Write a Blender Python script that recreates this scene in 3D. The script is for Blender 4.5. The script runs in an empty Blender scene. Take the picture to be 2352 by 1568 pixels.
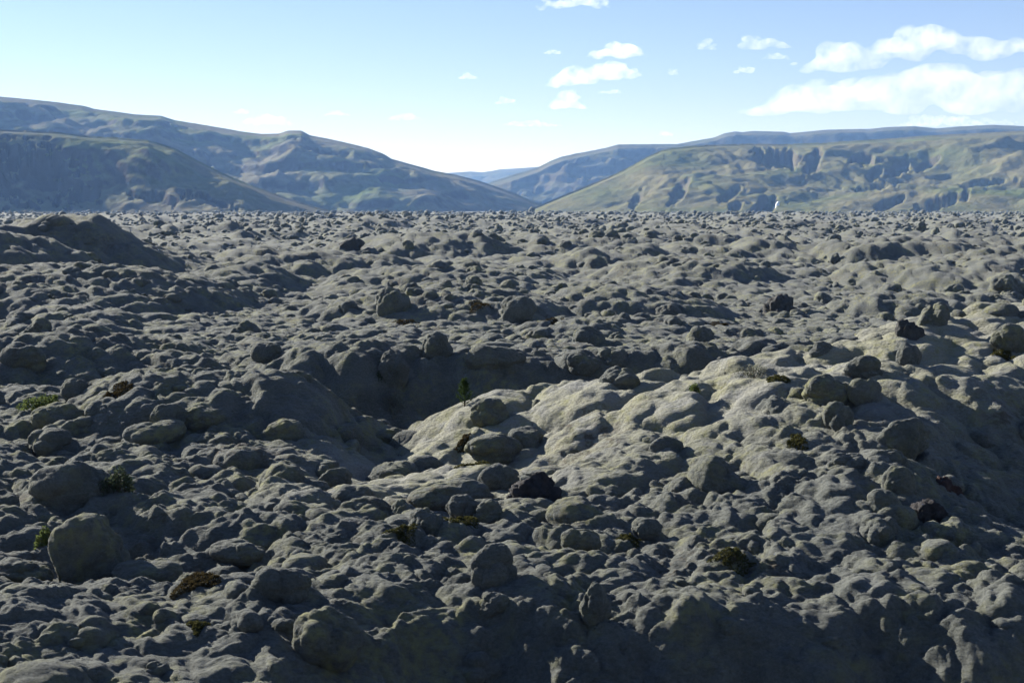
import bpy, math, random
import numpy as np
from mathutils import Vector, Matrix, Euler

# ------------------------------------------------------------------ camera, sky, sun, exposure
scene = bpy.context.scene
COL = scene.collection
HC = 7.0                       # eye height above the lava plain
PITCH = math.radians(5.41)
FPX = 3231.0                   # focal length in pixels of a 2352 x 1568 picture
U0, V0 = 1176.0, 784.0

cam_data = bpy.data.cameras.new("camera")
cam_data.sensor_width = 36.0
cam_data.lens = 36.0 * FPX / 2352.0
cam_data.clip_start = 0.5
cam_data.clip_end = 90000.0
cam = bpy.data.objects.new("camera", cam_data)
cam.location = (0, 0, HC)
cam.rotation_euler = (math.radians(90) - PITCH, 0, 0)
COL.objects.link(cam)
scene.camera = cam

SUN_AZ = math.radians(-47.0)   # from straight ahead, negative = to the left
SUN_EL = math.radians(22.0)
SUN_DIR = Vector((math.sin(SUN_AZ) * math.cos(SUN_EL), math.cos(SUN_AZ) * math.cos(SUN_EL), math.sin(SUN_EL)))

world = bpy.data.worlds.new("World")
scene.world = world
world.use_nodes = True
wn = world.node_tree
wn.nodes.clear()
w_out = wn.nodes.new("ShaderNodeOutputWorld")
w_bg = wn.nodes.new("ShaderNodeBackground")
w_sky = wn.nodes.new("ShaderNodeTexSky")
w_sky.sky_type = 'NISHITA'
w_sky.sun_disc = False
w_sky.sun_elevation = SUN_EL
w_sky.sun_rotation = SUN_AZ
w_sky.altitude = 100.0
w_sky.air_density = 1.0
w_sky.dust_density = 0.0
w_sky.ozone_density = 3.0
w_bg.inputs["Strength"].default_value = 0.05
w_tint = wn.nodes.new("ShaderNodeMix"); w_tint.data_type = 'RGBA'; w_tint.blend_type = 'MULTIPLY'; w_tint.inputs[0].default_value = 1.0
w_tint.inputs[7].default_value = (0.80, 0.73, 0.86, 1)     # the cold clear northern air
wn.links.new(w_sky.outputs[0], w_tint.inputs[6])
wn.links.new(w_tint.outputs[2], w_bg.inputs[0])
wn.links.new(w_bg.outputs[0], w_out.inputs[0])

sun_data = bpy.data.lights.new("sun", 'SUN')
sun_data.energy = 5.0
sun_data.angle = math.radians(0.53)
sun_data.color = (1.0, 0.97, 0.91)
sun = bpy.data.objects.new("sun", sun_data)
sun.rotation_euler = SUN_DIR.to_track_quat('Z', 'Y').to_euler()
sun.location = SUN_DIR * 300
COL.objects.link(sun)

scene.view_settings.view_transform = 'Standard'
scene.view_settings.look = 'None'
scene.view_settings.gamma = 1.0
scene.view_settings.use_curve_mapping = False
scene.view_settings.exposure = 1.7
scene.cycles.max_bounces = 6
scene.cycles.diffuse_bounces = 1
scene.cycles.volume_bounces = 2
scene.cycles.transparent_max_bounces = 8
scene.cycles.use_denoising = True
scene.cycles.denoising_input_passes = 'RGB_ALBEDO_NORMAL'
scene.cycles.denoising_prefilter = 'ACCURATE'

rng = np.random.default_rng(7)
random.seed(7)

# ------------------------------------------------------------------ numpy noise
def hsh(ix, iy, iz, seed):
    n = (ix.astype(np.int64) * 374761393 + iy.astype(np.int64) * 668265263 + np.int64(iz) * 2147483647 + seed * 1274126177) if np.isscalar(iz) else \
        (ix.astype(np.int64) * 374761393 + iy.astype(np.int64) * 668265263 + iz.astype(np.int64) * 1440662683 + seed * 1274126177)
    n = (n & 0xffffffff).astype(np.uint32)
    n = (n ^ (n >> np.uint32(13))) * np.uint32(1274126177)
    n = (n ^ (n >> np.uint32(15))) * np.uint32(2246822519)
    n = n ^ (n >> np.uint32(16))
    return n.astype(np.float32) * np.float32(1.0 / 4294967296.0)

def gn(x, y, seed=0):
    """2-D gradient noise, about -1..1"""
    ix = np.floor(x); iy = np.floor(y)
    fx = x - ix; fy = y - iy
    ux = fx * fx * fx * (fx * (fx * 6 - 15) + 10); uy = fy * fy * fy * (fy * (fy * 6 - 15) + 10)
    def g(dx, dy):
        a = hsh(ix + dx, iy + dy, 0, seed) * 6.2831853
        return np.cos(a) * (fx - dx) + np.sin(a) * (fy - dy)
    a = g(0, 0); b = g(1, 0); c = g(0, 1); d = g(1, 1)
    return ((a + (b - a) * ux) * (1 - uy) + (c + (d - c) * ux) * uy) * 1.5

def fbm(x, y, o=4, seed=0, gain=0.5):
    s = 0; a = 1.0
    for i in range(o):
        s = s + a * gn(x * 2 ** i + 17.3 * i, y * 2 ** i - 9.1 * i, seed + i); a *= gain
    return s

def ridged(x, y, o=4, seed=0, gain=0.5):
    s = 0; a = 1.0; t = 0
    for i in range(o):
        s = s + a * (1 - np.abs(gn(x * 2 ** i + 5.7 * i, y * 2 ** i + 3.1 * i, seed + i)) * 1.6); t += a; a *= gain
    return s / t

def vn3(p, seed=0):
    """3-D value noise on an (n,3) array, -1..1"""
    i = np.floor(p); f = p - i; u = f * f * (3 - 2 * f)
    r = 0
    for dx in (0, 1):
        for dy in (0, 1):
            for dz in (0, 1):
                w = (u[:, 0] if dx else 1 - u[:, 0]) * (u[:, 1] if dy else 1 - u[:, 1]) * (u[:, 2] if dz else 1 - u[:, 2])
                r = r + w * hsh(i[:, 0] + dx, i[:, 1] + dy, i[:, 2] + dz, seed)
    return r * 2 - 1

def domes(x, y, size, seed, rmin=0.35, rmax=0.75, flat=1.0, pw=0.5):
    """the highest of the round pillows that cover a jittered grid of cells"""
    X = x / size; Y = y / size
    ix = np.floor(X); iy = np.floor(Y)
    out = np.zeros_like(X)
    for dx in (-1, 0, 1):
        for dy in (-1, 0, 1):
            cx = ix + dx; cy = iy + dy
            px = cx + hsh(cx, cy, 0, seed); py = cy + hsh(cx, cy, 0, seed + 11)
            r = rmin + (rmax - rmin) * hsh(cx, cy, 0, seed + 23) ** 1.5
            q = ((X - px) ** 2 + (Y - py) ** 2) / (r * r)
            out = np.maximum(out, r * np.clip(1 - q, 0, 1) ** pw)
    return out * size * flat

def sstep(a, b, x):
    t = np.clip((x - a) / (b - a), 0, 1)
    return t * t * (3 - 2 * t)

# ------------------------------------------------------------------ from the picture to the place
def ray(u, v):
    xn = (u - U0) / FPX; yn = (V0 - v) / FPX
    return (xn, math.cos(PITCH) + yn * math.sin(PITCH), -math.sin(PITCH) + yn * math.cos(PITCH))

def to_px(x, y, z):
    """world to picture, vectorised"""
    zz = z - HC
    f = y * math.cos(PITCH) - zz * math.sin(PITCH)
    h = y * math.sin(PITCH) + zz * math.cos(PITCH)
    return U0 + FPX * x / f, V0 - FPX * h / f

# ------------------------------------------------------------------ the lie of the lava field
def polyline(x, y, pts):
    """distance to a polyline of (x, y, z, w), the z and w along it, and the signed side (positive = beyond)"""
    best = np.full_like(x, 1e9); zz = np.zeros_like(x); ww = np.zeros_like(x); sd = np.zeros_like(x); tot = np.zeros_like(x)
    for (x0, y0, z0, w0), (x1, y1, z1, w1) in zip(pts[:-1], pts[1:]):
        dx, dy = x1 - x0, y1 - y0; L = dx * dx + dy * dy
        t = np.clip(((x - x0) * dx + (y - y0) * dy) / L, 0, 1)
        ex = x - (x0 + t * dx); ey = y - (y0 + t * dy)
        d = np.sqrt(ex * ex + ey * ey)
        best = np.minimum(best, d)
        g = 1.0 / (d * d + 0.2) ** 2
        zz = zz + g * (z0 + t * (z1 - z0)); ww = ww + g * (w0 + t * (w1 - w0)); tot = tot + g
        sd = sd + g * (dx * ey - dy * ex) / (math.sqrt(L) * np.maximum(d, 1e-6))
    return best, zz / tot, ww / tot, sd / tot

RIDGE = [(-4.4, 36.5, 0.0, 4), (-1.45, 43, 0.85, 5), (1.0, 44, 1.3, 7), (4.2, 43, 1.7, 9), (7.5, 42.5, 2.1, 10), (13.2, 45.5, 3.2, 11), (18.5, 49, 3.75, 12), (28, 54, 4.2, 13)]
NOSE = [(10.5, 38.0, 0.6, 3.5), (8.0, 31.5, 0.5, 3)]

def macro(x, y):
    d = np.sqrt(x * x + y * y)
    a = x / np.maximum(y, 1.0)
    # bank whose near face falls towards the viewer, steep on the right and gentle on the left
    dc = 24.3 + 0.5 * gn(x * 0.35, y * 0.05, 3) + 0.35 * gn(x * 0.9, y * 0.1, 4) - 0.5 * sstep(-0.2, -0.34, a) + 0.5 * sstep(-0.2, -0.05, a) * sstep(0.1, -0.02, a)
    s = dc - y
    m = 0.13 + 1.0 * sstep(-0.19, 0.0, a)
    crest = 0.25 + 0.25 * gn(x * 0.3, y * 0.0 + 5.0, 8)
    soft = 0.5 * (s + np.sqrt(s * s + 0.35))
    z = crest * np.exp(-np.clip(-s, 0, None) / 3.0) - m * soft
    z = np.where(y > 0, z, -5.0)
    trough = -4.2
    z = trough + 0.5 * ((z - trough) + np.sqrt((z - trough) ** 2 + 0.3))
    mound = 5.35 - 0.47 * d - 0.0 * d
    k = 0.4
    z = 0.5 * (z + mound + np.sqrt((z - mound) ** 2 + k))
    # hollow behind the bank at the left
    z = z - 0.95 * np.exp(-((x + 8.0) / 3.2) ** 2 - ((y - 28.6) / 1.9) ** 2)
    # the long pale ridge rising to the right, the hollow behind it
    dist, zr, wr, sd = polyline(x, y, RIDGE)
    w = wr + (2.3 - wr) * sstep(-0.7, 0.7, sd)
    z = z + zr * np.exp(-(dist / w) ** 2) * sstep(22, 30, y)
    # deep hollow behind it: its far bank turns towards the viewer and lies in shade
    yb = 52.5 + 1.0 * gn(x * 0.2, 3.0 + y * 0.02, 31) + 0.6 * gn(x * 0.6, y * 0.1, 32) + 0.25 * np.clip(x - 6, 0, 30) + 0.15 * np.clip(-x - 6, 0, 30)
    inx = sstep(-12, -5, x) * sstep(20, 12, x)
    z = z + 1.3 * inx * sstep(yb - 2.0, yb + 1.6, y) * np.exp(-np.clip(y - yb - 3, 0, None) / 16.0)
    z = z - 1.5 * inx * sstep(44.5, 48.0, y - 0.25 * np.clip(x - 6, 0, 30)) * sstep(yb + 0.6, yb - 2.6, y)
    z = z - 0.45 * np.exp(-((x + 1.0) / 4.0) ** 2 - ((y - 39.0) / 3.5) ** 2)
    dist, zr, wr, sd = polyline(x, y, NOSE)
    w = wr + (2.2 - wr) * sstep(-0.7, 0.7, sd)
    z = z + zr * np.exp(-(dist / w) ** 2)
    z = z - 0.9 * np.exp(-((x - 12.5) / 2.6) ** 2 - ((y - 32.5) / 3.5) ** 2)
    # mound left of the ridge with a steep right-hand side
    ex = x + 9.0; ey = y - 45.5
    q = np.sqrt((ex / np.where(ex > 0, 5.6, 8.0)) ** 2 + (ey / 5.5) ** 2)
    z = z + 1.35 * (1 - sstep(0.3, 1.0, q))
    z = z - 0.9 * np.exp(-((x + 3.6) / 1.5) ** 2 - ((y - 42.0) / 4.5) ** 2)
    # knolls further left
    z = z + 1.5 * np.exp(-((x + 19) / 5.0) ** 2 - ((y - 60.0) / 6.0) ** 2) - 1.0 * np.exp(-((x + 17) / 4.0) ** 2 - ((y - 54.0) / 3.0) ** 2)
    ex = x + 49.0; ey = y - 135.0
    q = np.sqrt((ex / np.where(ex > 0, 21.0, 40.0)) ** 2 + (ey / np.where(ey > 0, 40.0, 22.0)) ** 2)
    z = z + 4.2 * (1 - sstep(0.05, 1.0, q)) ** 1.15 * (1 + 0.22 * gn(x / 5.0, y / 5.0, 95))
    ex = x + 24.0; ey = y - 135.0
    q = np.sqrt((ex / np.where(ex > 0, 7.0, 13.0)) ** 2 + (ey / 12.0) ** 2)
    z = z + 2.0 * (1 - sstep(0.1, 1.0, q))
    # broad swells of the old flow
    f1 = sstep(34, 60, y) * sstep(2600, 500, d)
    z = z + 0.55 * f1 * gn(x / 13 + 3, y / 13, 41)
    z = z + 1.15 * f1 * gn(x / 34, y / 30 + 2, 42)
    z = z + 2.2 * sstep(80, 170, d) * sstep(2600, 900, d) * gn(x / 95, y / 80, 43)
    kn = domes(x + 3 * gn(x / 15, y / 15, 47), y + 3 * gn(x / 15, y / 15 + 7, 48), 27.0, 49, .2, .6, .19, .8)
    z = z + (kn - 0.9) * sstep(68, 95, y) * sstep(2600, 900, d)
    z = z + 0.9 * sstep(150, 500, d) * sstep(2600, 900, d) * np.abs(gn(x / 40, y / 34, 44))
    return z

def pale_sunlit_mask(x, y):
    """the broad smooth carpet of pale dry moss on the ridge, sunlight painted in"""
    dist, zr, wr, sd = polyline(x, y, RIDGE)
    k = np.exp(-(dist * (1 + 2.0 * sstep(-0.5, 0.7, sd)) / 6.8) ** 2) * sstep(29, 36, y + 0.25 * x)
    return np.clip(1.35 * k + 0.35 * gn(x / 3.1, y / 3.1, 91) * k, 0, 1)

def detail(x, y):
    """pillows and knobbles of the moss carpet"""
    d = np.sqrt(x * x + y * y)
    z = np.zeros_like(x)
    wx = x + 0.22 * gn(x * 1.1, y * 1.1, 51); wy = y + 0.22 * gn(x * 1.1 + 40, y * 1.1, 52)
    # where the carpet lies smooth (the pale ridge) the knobbles are lower
    smooth = pale_sunlit_mask(x, y)
    rough = 1 - 0.72 * smooth
    nb = sstep(33, 27, y)                                  # near slope: finer knobbles, no big domes
    nl = sstep(27, 25, y) * sstep(-0.06, -0.16, x / np.maximum(y, 1.0))
    nb2 = (1 - 0.60 * nb) * (1 - 0.75 * nl); nb1 = (1 - 0.30 * nb) * (1 - 0.5 * nl)
    patch = 0.45 + 0.55 * sstep(-0.25, 0.45, gn(x * 0.33, y * 0.33, 57))
    m = d < 420
    def put(mask, fn):
        v = np.zeros_like(x); v[mask] = fn(wx[mask], wy[mask]); return v
    big = put(d < 700, lambda X, Y: domes(X, Y, 2.1, 61, .3, .72, .42, .6)) * sstep(700, 200, d) * (0.65 + 0.35 * rough) * nb2 * (1 - 0.35 * sstep(60, 110, d))
    big = big + put(m, lambda X, Y: domes(X, Y, 1.05, 62, .3, .72, .48, .55)) * sstep(420, 150, d) * (0.60 + 0.40 * rough) * nb1
    big = big + np.abs(gn(wx * 0.75, wy * 0.75, 81)) * 0.22 * sstep(260, 120, d) * (0.3 + 0.7 * rough) * nb1
    big = big + put(d < 260, lambda X, Y: domes(X + 7, Y, 0.72, 82, .3, .75, .42, .55)) * sstep(260, 120, d) * (0.25 + 0.75 * rough) * nb1 * 0.8
    z = 0.62 * np.tanh(big / 0.62)                         # swollen tops, sharp creases
    z = z + put(d < 150, lambda X, Y: domes(X, Y, 0.46, 63, .3, .75, .46, .6)) * sstep(150, 60, d) * rough * patch
    z = z + put(d < 75, lambda X, Y: domes(X, Y + 5, 0.33, 83, .3, .75, .40, .65)) * sstep(75, 40, d) * np.clip(1.25 * rough - 0.25, 0, 1) * (1 - 0.4 * nl) * 0.8
    z = z + put(d < 60, lambda X, Y: domes(X, Y, 0.19, 64, .3, .75, .40, .65)) * sstep(60, 34, d) * (0.2 + 0.8 * rough) * patch * (1 - 0.3 * nl)
    z = z + put(d < 40, lambda X, Y: domes(X, Y, 0.10, 65, .3, .75, .36, .65)) * sstep(40, 29, d) * (0.2 + 0.8 * rough) * patch
    z = z + 0.06 * gn(x * 1.7, y * 1.7, 66) * sstep(120, 50, d)
    z = z + (np.abs(gn(x / 6.5, y / 6.5, 85)) * 1.2 * sstep(2500, 900, d) + np.abs(gn(x / 2.6, y / 2.6, 86)) * 0.45 * sstep(600, 250, d)) * sstep(80, 190, d)
    z = z - 0.36
    far = sstep(150, 500, d)
    z = z + far * 0.55 * put(d > 140, lambda X, Y: domes(X, Y, 5.0, 67, .25, .6, .5, .7)) * sstep(4000, 1500, d)
    return z

def ground(x, y):
    x = np.asarray(x, dtype=np.float64); y = np.asarray(y, dtype=np.float64)
    return macro(x, y) + detail(x, y)

def ground1(x, y):
    return float(ground(np.array([x]), np.array([y]))[0])

def hit(u, v, d0=14.0, d1=900.0):
    """where the line of sight through a picture point meets the smooth lie of the land"""
    r = ray(u, v)
    t = np.exp(np.linspace(math.log(d0), math.log(d1), 3000))
    x = t * r[0] / r[1]; y = t; z = HC + t * r[2] / r[1]
    below = np.nonzero(macro(x, y) + 0.12 > z)[0]
    i = below[0] if len(below) else len(t) - 1
    return float(x[i]), float(y[i])

# ------------------------------------------------------------------ materials
def new_mat(name):
    m = bpy.data.materials.new(name)
    m.use_nodes = True
    nt = m.node_tree
    nt.nodes.clear()
    out = nt.nodes.new("ShaderNodeOutputMaterial")
    return m, nt, out

class NT:
    """small helper to wire nodes"""
    def __init__(s, nt): s.nt = nt
    def n(s, t, **kw):
        nd = s.nt.nodes.new(t)
        for k, v in kw.items(): setattr(nd, k, v)
        return nd
    def link(s, a, b): s.nt.links.new(a, b)
    def noise(s, vec, scale, detail=4, rough=0.55, dist=0.0):
        nd = s.n("ShaderNodeTexNoise")
        nd.inputs["Scale"].default_value = scale; nd.inputs["Detail"].default_value = detail
        nd.inputs["Roughness"].default_value = rough; nd.inputs["Distortion"].default_value = dist
        s.link(vec, nd.inputs["Vector"]); return nd.outputs["Fac"]
    def ramp(s, fac, stops, interp='LINEAR'):
        nd = s.n("ShaderNodeValToRGB"); cr = nd.color_ramp; cr.interpolation = interp
        while len(cr.elements) < len(stops): cr.elements.new(0.5)
        for e, (p, c) in zip(cr.elements, stops):
            e.position = p; e.color = (c[0], c[1], c[2], 1) if not np.isscalar(c) else (c, c, c, 1)
        s.link(fac, nd.inputs[0]); return nd.outputs[0]
    def mix(s, fac, a, b):
        nd = s.n("ShaderNodeMix", data_type='RGBA')
        if hasattr(fac, "links"): s.link(fac, nd.inputs[0])
        else: nd.inputs[0].default_value = fac
        for q, i in ((a, 6), (b, 7)):
            if hasattr(q, "links"): s.link(q, nd.inputs[i])
            else: nd.inputs[i].default_value = (*q, 1)
        return nd.outputs[2]
    def math(s, op, a, b=0.0):
        nd = s.n("ShaderNodeMath", operation=op)
        for q, i in ((a, 0), (b, 1)):
            if hasattr(q, "links"): s.link(q, nd.inputs[i])
            else: nd.inputs[i].default_value = q
        return nd.outputs[0]
    def bump(s, h, strength, distance, normal=None):
        nd = s.n("ShaderNodeBump"); nd.inputs["Strength"].default_value = strength; nd.inputs["Distance"].default_value = distance
        s.link(h, nd.inputs["Height"])
        if normal is not None: s.link(normal, nd.inputs["Normal"])
        return nd.outputs[0]
    def bsdf(s, out, color, normal=None, rough=0.95, spec=0.1, sheen=0.0):
        b = s.n("ShaderNodeBsdfPrincipled")
        if hasattr(color, "links"): s.link(color, b.inputs["Base Color"])
        else: b.inputs["Base Color"].default_value = (*color, 1)
        b.inputs["Roughness"].default_value = rough
        b.inputs["Specular IOR Level"].default_value = spec
        b.inputs["Sheen Weight"].default_value = sheen
        b.inputs["Sheen Roughness"].default_value = 0.6
        if normal is not None: s.link(normal, b.inputs["Normal"])
        s.link(b.outputs[0], out.inputs["Surface"]); return b

def moss_material(name):
    m, nt, out = new_mat(name)
    k = NT(nt)
    pos = k.n("ShaderNodeNewGeometry").outputs["Position"]
    grey = k.ramp(k.noise(pos, 1.3, 5, 0.6), [(0.28, (0.058, 0.063, 0.054)), (0.72, (0.112, 0.117, 0.102))])
    fine = k.ramp(k.noise(pos, 15.0, 7, 0.82), [(0.34, 0.42), (0.66, 1.45)])
    mul = k.n("ShaderNodeMix", data_type='RGBA', blend_type='MULTIPLY'); mul.inputs[0].default_value = 0.8
    k.link(grey, mul.inputs[6]); k.link(fine, mul.inputs[7])
    # patches of fresh yellow-green moss
    pm = k.math('MULTIPLY', k.ramp(k.noise(pos, 0.55, 4, 0.62, 0.4), [(0.45, 0.0), (0.63, 1.0)]), k.ramp(k.noise(pos, 4.2, 4, 0.6), [(0.40, 0.0), (0.66, 1.0)]))
    base = mul.outputs[2]
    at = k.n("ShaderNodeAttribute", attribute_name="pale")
    dry = k.mix(k.ramp(k.noise(pos, 0.9, 4, 0.6), [(0.35, 0.0), (0.65, 1.0)]), (0.196, 0.195, 0.174), (0.200, 0.194, 0.130))  # dry pale moss, lightened further to paint in the ridge's sunlit brightness
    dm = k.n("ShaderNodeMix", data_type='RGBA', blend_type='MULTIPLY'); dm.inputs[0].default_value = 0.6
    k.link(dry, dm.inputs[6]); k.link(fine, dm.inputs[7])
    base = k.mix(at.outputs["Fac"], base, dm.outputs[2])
    c = k.mix(k.math('MULTIPLY', pm, 0.9), base, (0.172, 0.168, 0.066))
    # old brown heath litter
    bm = k.math('MULTIPLY', k.ramp(k.noise(pos, 0.21, 4, 0.6, 0.3), [(0.55, 0.0), (0.64, 1.0)]), k.ramp(k.noise(pos, 3.1, 4, 0.65), [(0.50, 0.0), (0.6, 1.0)]))
    c = k.mix(k.math('MULTIPLY', bm, 0.8), c, (0.050, 0.037, 0.020))
    # gaps where the bare lava shows through the carpet
    gm = k.math('MULTIPLY', k.ramp(k.noise(pos, 2.6, 5, 0.7, 0.5), [(0.655, 0.0), (0.70, 1.0)]), k.ramp(k.noise(pos, 0.7, 3, 0.6), [(0.42, 0.0), (0.55, 1.0)]))
    c = k.mix(k.math('MULTIPLY', gm, 0.9), c, (0.022, 0.020, 0.019))
    mp = k.n("ShaderNodeMapping"); mp.inputs["Scale"].default_value = (1, 1, 2.2); k.link(pos, mp.inputs["Vector"])
    vo = k.n("ShaderNodeTexVoronoi", feature='SMOOTH_F1'); vo.inputs["Scale"].default_value = 7.0; vo.inputs["Smoothness"].default_value = 0.35
    ds = k.n("ShaderNodeMix", data_type='RGBA', blend_type='LINEAR_LIGHT'); ds.inputs[0].default_value = 0.10
    nz = k.n("ShaderNodeTexNoise"); nz.inputs["Scale"].default_value = 5.0; nz.inputs["Detail"].default_value = 4; k.link(pos, nz.inputs["Vector"])
    k.link(mp.outputs[0], ds.inputs[6]); k.link(nz.outputs["Color"], ds.inputs[7]); k.link(ds.outputs[2], vo.inputs["Vector"])
    h0 = k.math('SUBTRACT', 1.0, k.math('MULTIPLY', k.math('MULTIPLY', vo.outputs["Distance"], vo.outputs["Distance"]), 1.6))
    h1 = k.noise(mp.outputs[0], 13.0, 5, 0.65); h2 = k.noise(pos, 55.0, 4, 0.75)
    nrm = k.bump(h0, 0.55, 0.07)
    nrm = k.bump(h1, 0.85, 0.065, nrm)
    nrm = k.bump(h2, 1.0, 0.024, nrm)
    k.bsdf(out, c, nrm, 0.95, 0.05, 0.12)
    return m

def lava_material(name, ca, cb):
    m, nt, out = new_mat(name)
    k = NT(nt)
    pos = k.n("ShaderNodeNewGeometry").outputs["Position"]
    c = k.ramp(k.noise(pos, 5.0, 6, 0.7), [(0.3, ca), (0.72, cb)])
    h = k.noise(pos, 18.0, 6, 0.75)
    k.bsdf(out, c, k.bump(h, 0.9, 0.06), 0.9, 0.2)
    return m

def leaf_material(name, ca, cb, trans=0.35):
    m, nt, out = new_mat(name)
    k = NT(nt)
    pos = k.n("ShaderNodeNewGeometry").outputs["Position"]
    c = k.ramp(k.noise(pos, 9.0, 3, 0.6), [(0.3, ca), (0.7, cb)])
    d = k.n("ShaderNodeBsdfDiffuse"); t = k.n("ShaderNodeBsdfTranslucent"); mx = k.n("ShaderNodeMixShader")
    mx.inputs[0].default_value = trans
    k.link(c, d.inputs[0]); k.link(c, t.inputs[0]); k.link(d.outputs[0], mx.inputs[1]); k.link(t.outputs[0], mx.inputs[2])
    k.link(mx.outputs[0], out.inputs["Surface"])
    return m

def hill_material(name, dry, green, bare, seed):
    m, nt, out = new_mat(name)
    k = NT(nt)
    geo = k.n("ShaderNodeNewGeometry")
    mp = k.n("ShaderNodeMapping"); mp.inputs["Location"].default_value = (seed * 913.0, seed * 411.0, 0)
    k.link(geo.outputs["Position"], mp.inputs["Vector"])
    pos = mp.outputs[0]
    c = k.mix(k.ramp(k.noise(pos, 0.0042, 6, 0.6, 0.6), [(0.42, 0.0), (0.68, 1.0)]), dry, green)
    fine = k.ramp(k.noise(pos, 0.035, 5, 0.68), [(0.3, 0.72), (0.72, 1.2)])
    mul = k.n("ShaderNodeMix", data_type='RGBA', blend_type='MULTIPLY'); mul.inputs[0].default_value = 0.9
    k.link(c, mul.inputs[6]); k.link(fine, mul.inputs[7])
    sep = k.n("ShaderNodeSeparateXYZ"); k.link(geo.outputs["Normal"], sep.inputs[0])
    steep = k.ramp(k.math('ADD', sep.outputs[2], k.math('MULTIPLY', k.noise(pos, 0.02, 4, 0.6), 0.22)), [(0.80, 1.0), (0.94, 0.0)])
    c2 = k.mix(steep, mul.outputs[2], bare)
    k.bsdf(out, c2, k.bump(k.noise(pos, 0.05, 6, 0.65), 0.8, 6.0), 1.0, 0.0)
    return m

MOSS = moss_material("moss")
LAVA_BLACK = lava_material("bare_lava", (0.012, 0.011, 0.012), (0.05, 0.046, 0.046))
LAVA_GREY = lava_material("weathered_lava", (0.022, 0.022, 0.022), (0.075, 0.074, 0.068))
LAVA_RED = lava_material("red_lava", (0.022, 0.014, 0.012), (0.075, 0.042, 0.032))

# ------------------------------------------------------------------ mesh helpers
def mesh_np(name, verts, faces, mat, smooth=True):
    """faces: (n,3) or (n,4) int array"""
    me = bpy.data.meshes.new(name)
    verts = np.asarray(verts, dtype=np.float32); faces = np.asarray(faces, dtype=np.int32)
    nv, nf, k = len(verts), len(faces), faces.shape[1]
    me.vertices.add(nv); me.vertices.foreach_set("co", verts.ravel())
    me.loops.add(nf * k); me.loops.foreach_set("vertex_index", faces.ravel())
    me.polygons.add(nf); me.polygons.foreach_set("loop_start", np.arange(0, nf * k, k, dtype=np.int32))
    me.polygons.foreach_set("loop_total", np.full(nf, k, dtype=np.int32))
    me.polygons.foreach_set("use_smooth", np.full(nf, smooth, dtype=bool))
    me.update(calc_edges=True)
    if mat is not None: me.materials.append(mat)
    return me

def link(name, data, parent=None, loc=None, **props):
    o = bpy.data.objects.new(name, data)
    COL.objects.link(o)
    if parent is not None: o.parent = parent
    if loc is not None: o.location = loc
    for a, b in props.items(): o[a] = b
    return o

def grid_faces(nr, nc, wrap=False):
    r = np.arange(nr - 1)[:, None]; c = np.arange(nc if wrap else nc - 1)[None, :]
    c1 = (c + 1) % nc
    return np.stack([r * nc + c, r * nc + c1, (r + 1) * nc + c1, (r + 1) * nc + c], -1).reshape(-1, 4)

# ------------------------------------------------------------------ the lava field: one sheet round the viewer out to the horizon
def build_field():
    rows = [0.05, 0.4]
    def spacing(d):
        xs = [0, 14, 17, 19, 27, 36, 46, 62, 80, 130, 200, 400, 1000, 2500, 10000]
        ss = [.6, .4, .12, .032, .034, .048, .070, .105, .155, .36, .85, 3.0, 11, 34, 600]
        return float(np.interp(d, xs, ss))
    while rows[-1] < 10000: rows.append(rows[-1] + spacing(rows[-1]))
    rows = np.array(rows)
    W = math.radians(22.3)
    inner = np.linspace(-W, W, 450)
    E = math.radians(34)
    side = np.linspace(W, E, 30)[1:]
    outer = np.linspace(E, 2 * math.pi - E, 44)[1:-1]
    az = np.concatenate([inner, side, outer, 2 * math.pi - side[::-1]])
    A, D = np.meshgrid(az, rows)
    x = (D * np.sin(A)).ravel(); y = (D * np.cos(A)).ravel()
    z = ground(x, y)
    nr, nc = len(rows), len(az)
    f = grid_faces(nr, nc, True)
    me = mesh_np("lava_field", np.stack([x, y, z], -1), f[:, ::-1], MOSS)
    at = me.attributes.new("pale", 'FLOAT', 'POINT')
    at.data.foreach_set("value", pale_sunlit_mask(x, y).astype(np.float32))  # ridge tone: paler moss plus painted sunlit brightness
    return me

link("lava_field", build_field(), kind="structure")

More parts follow.
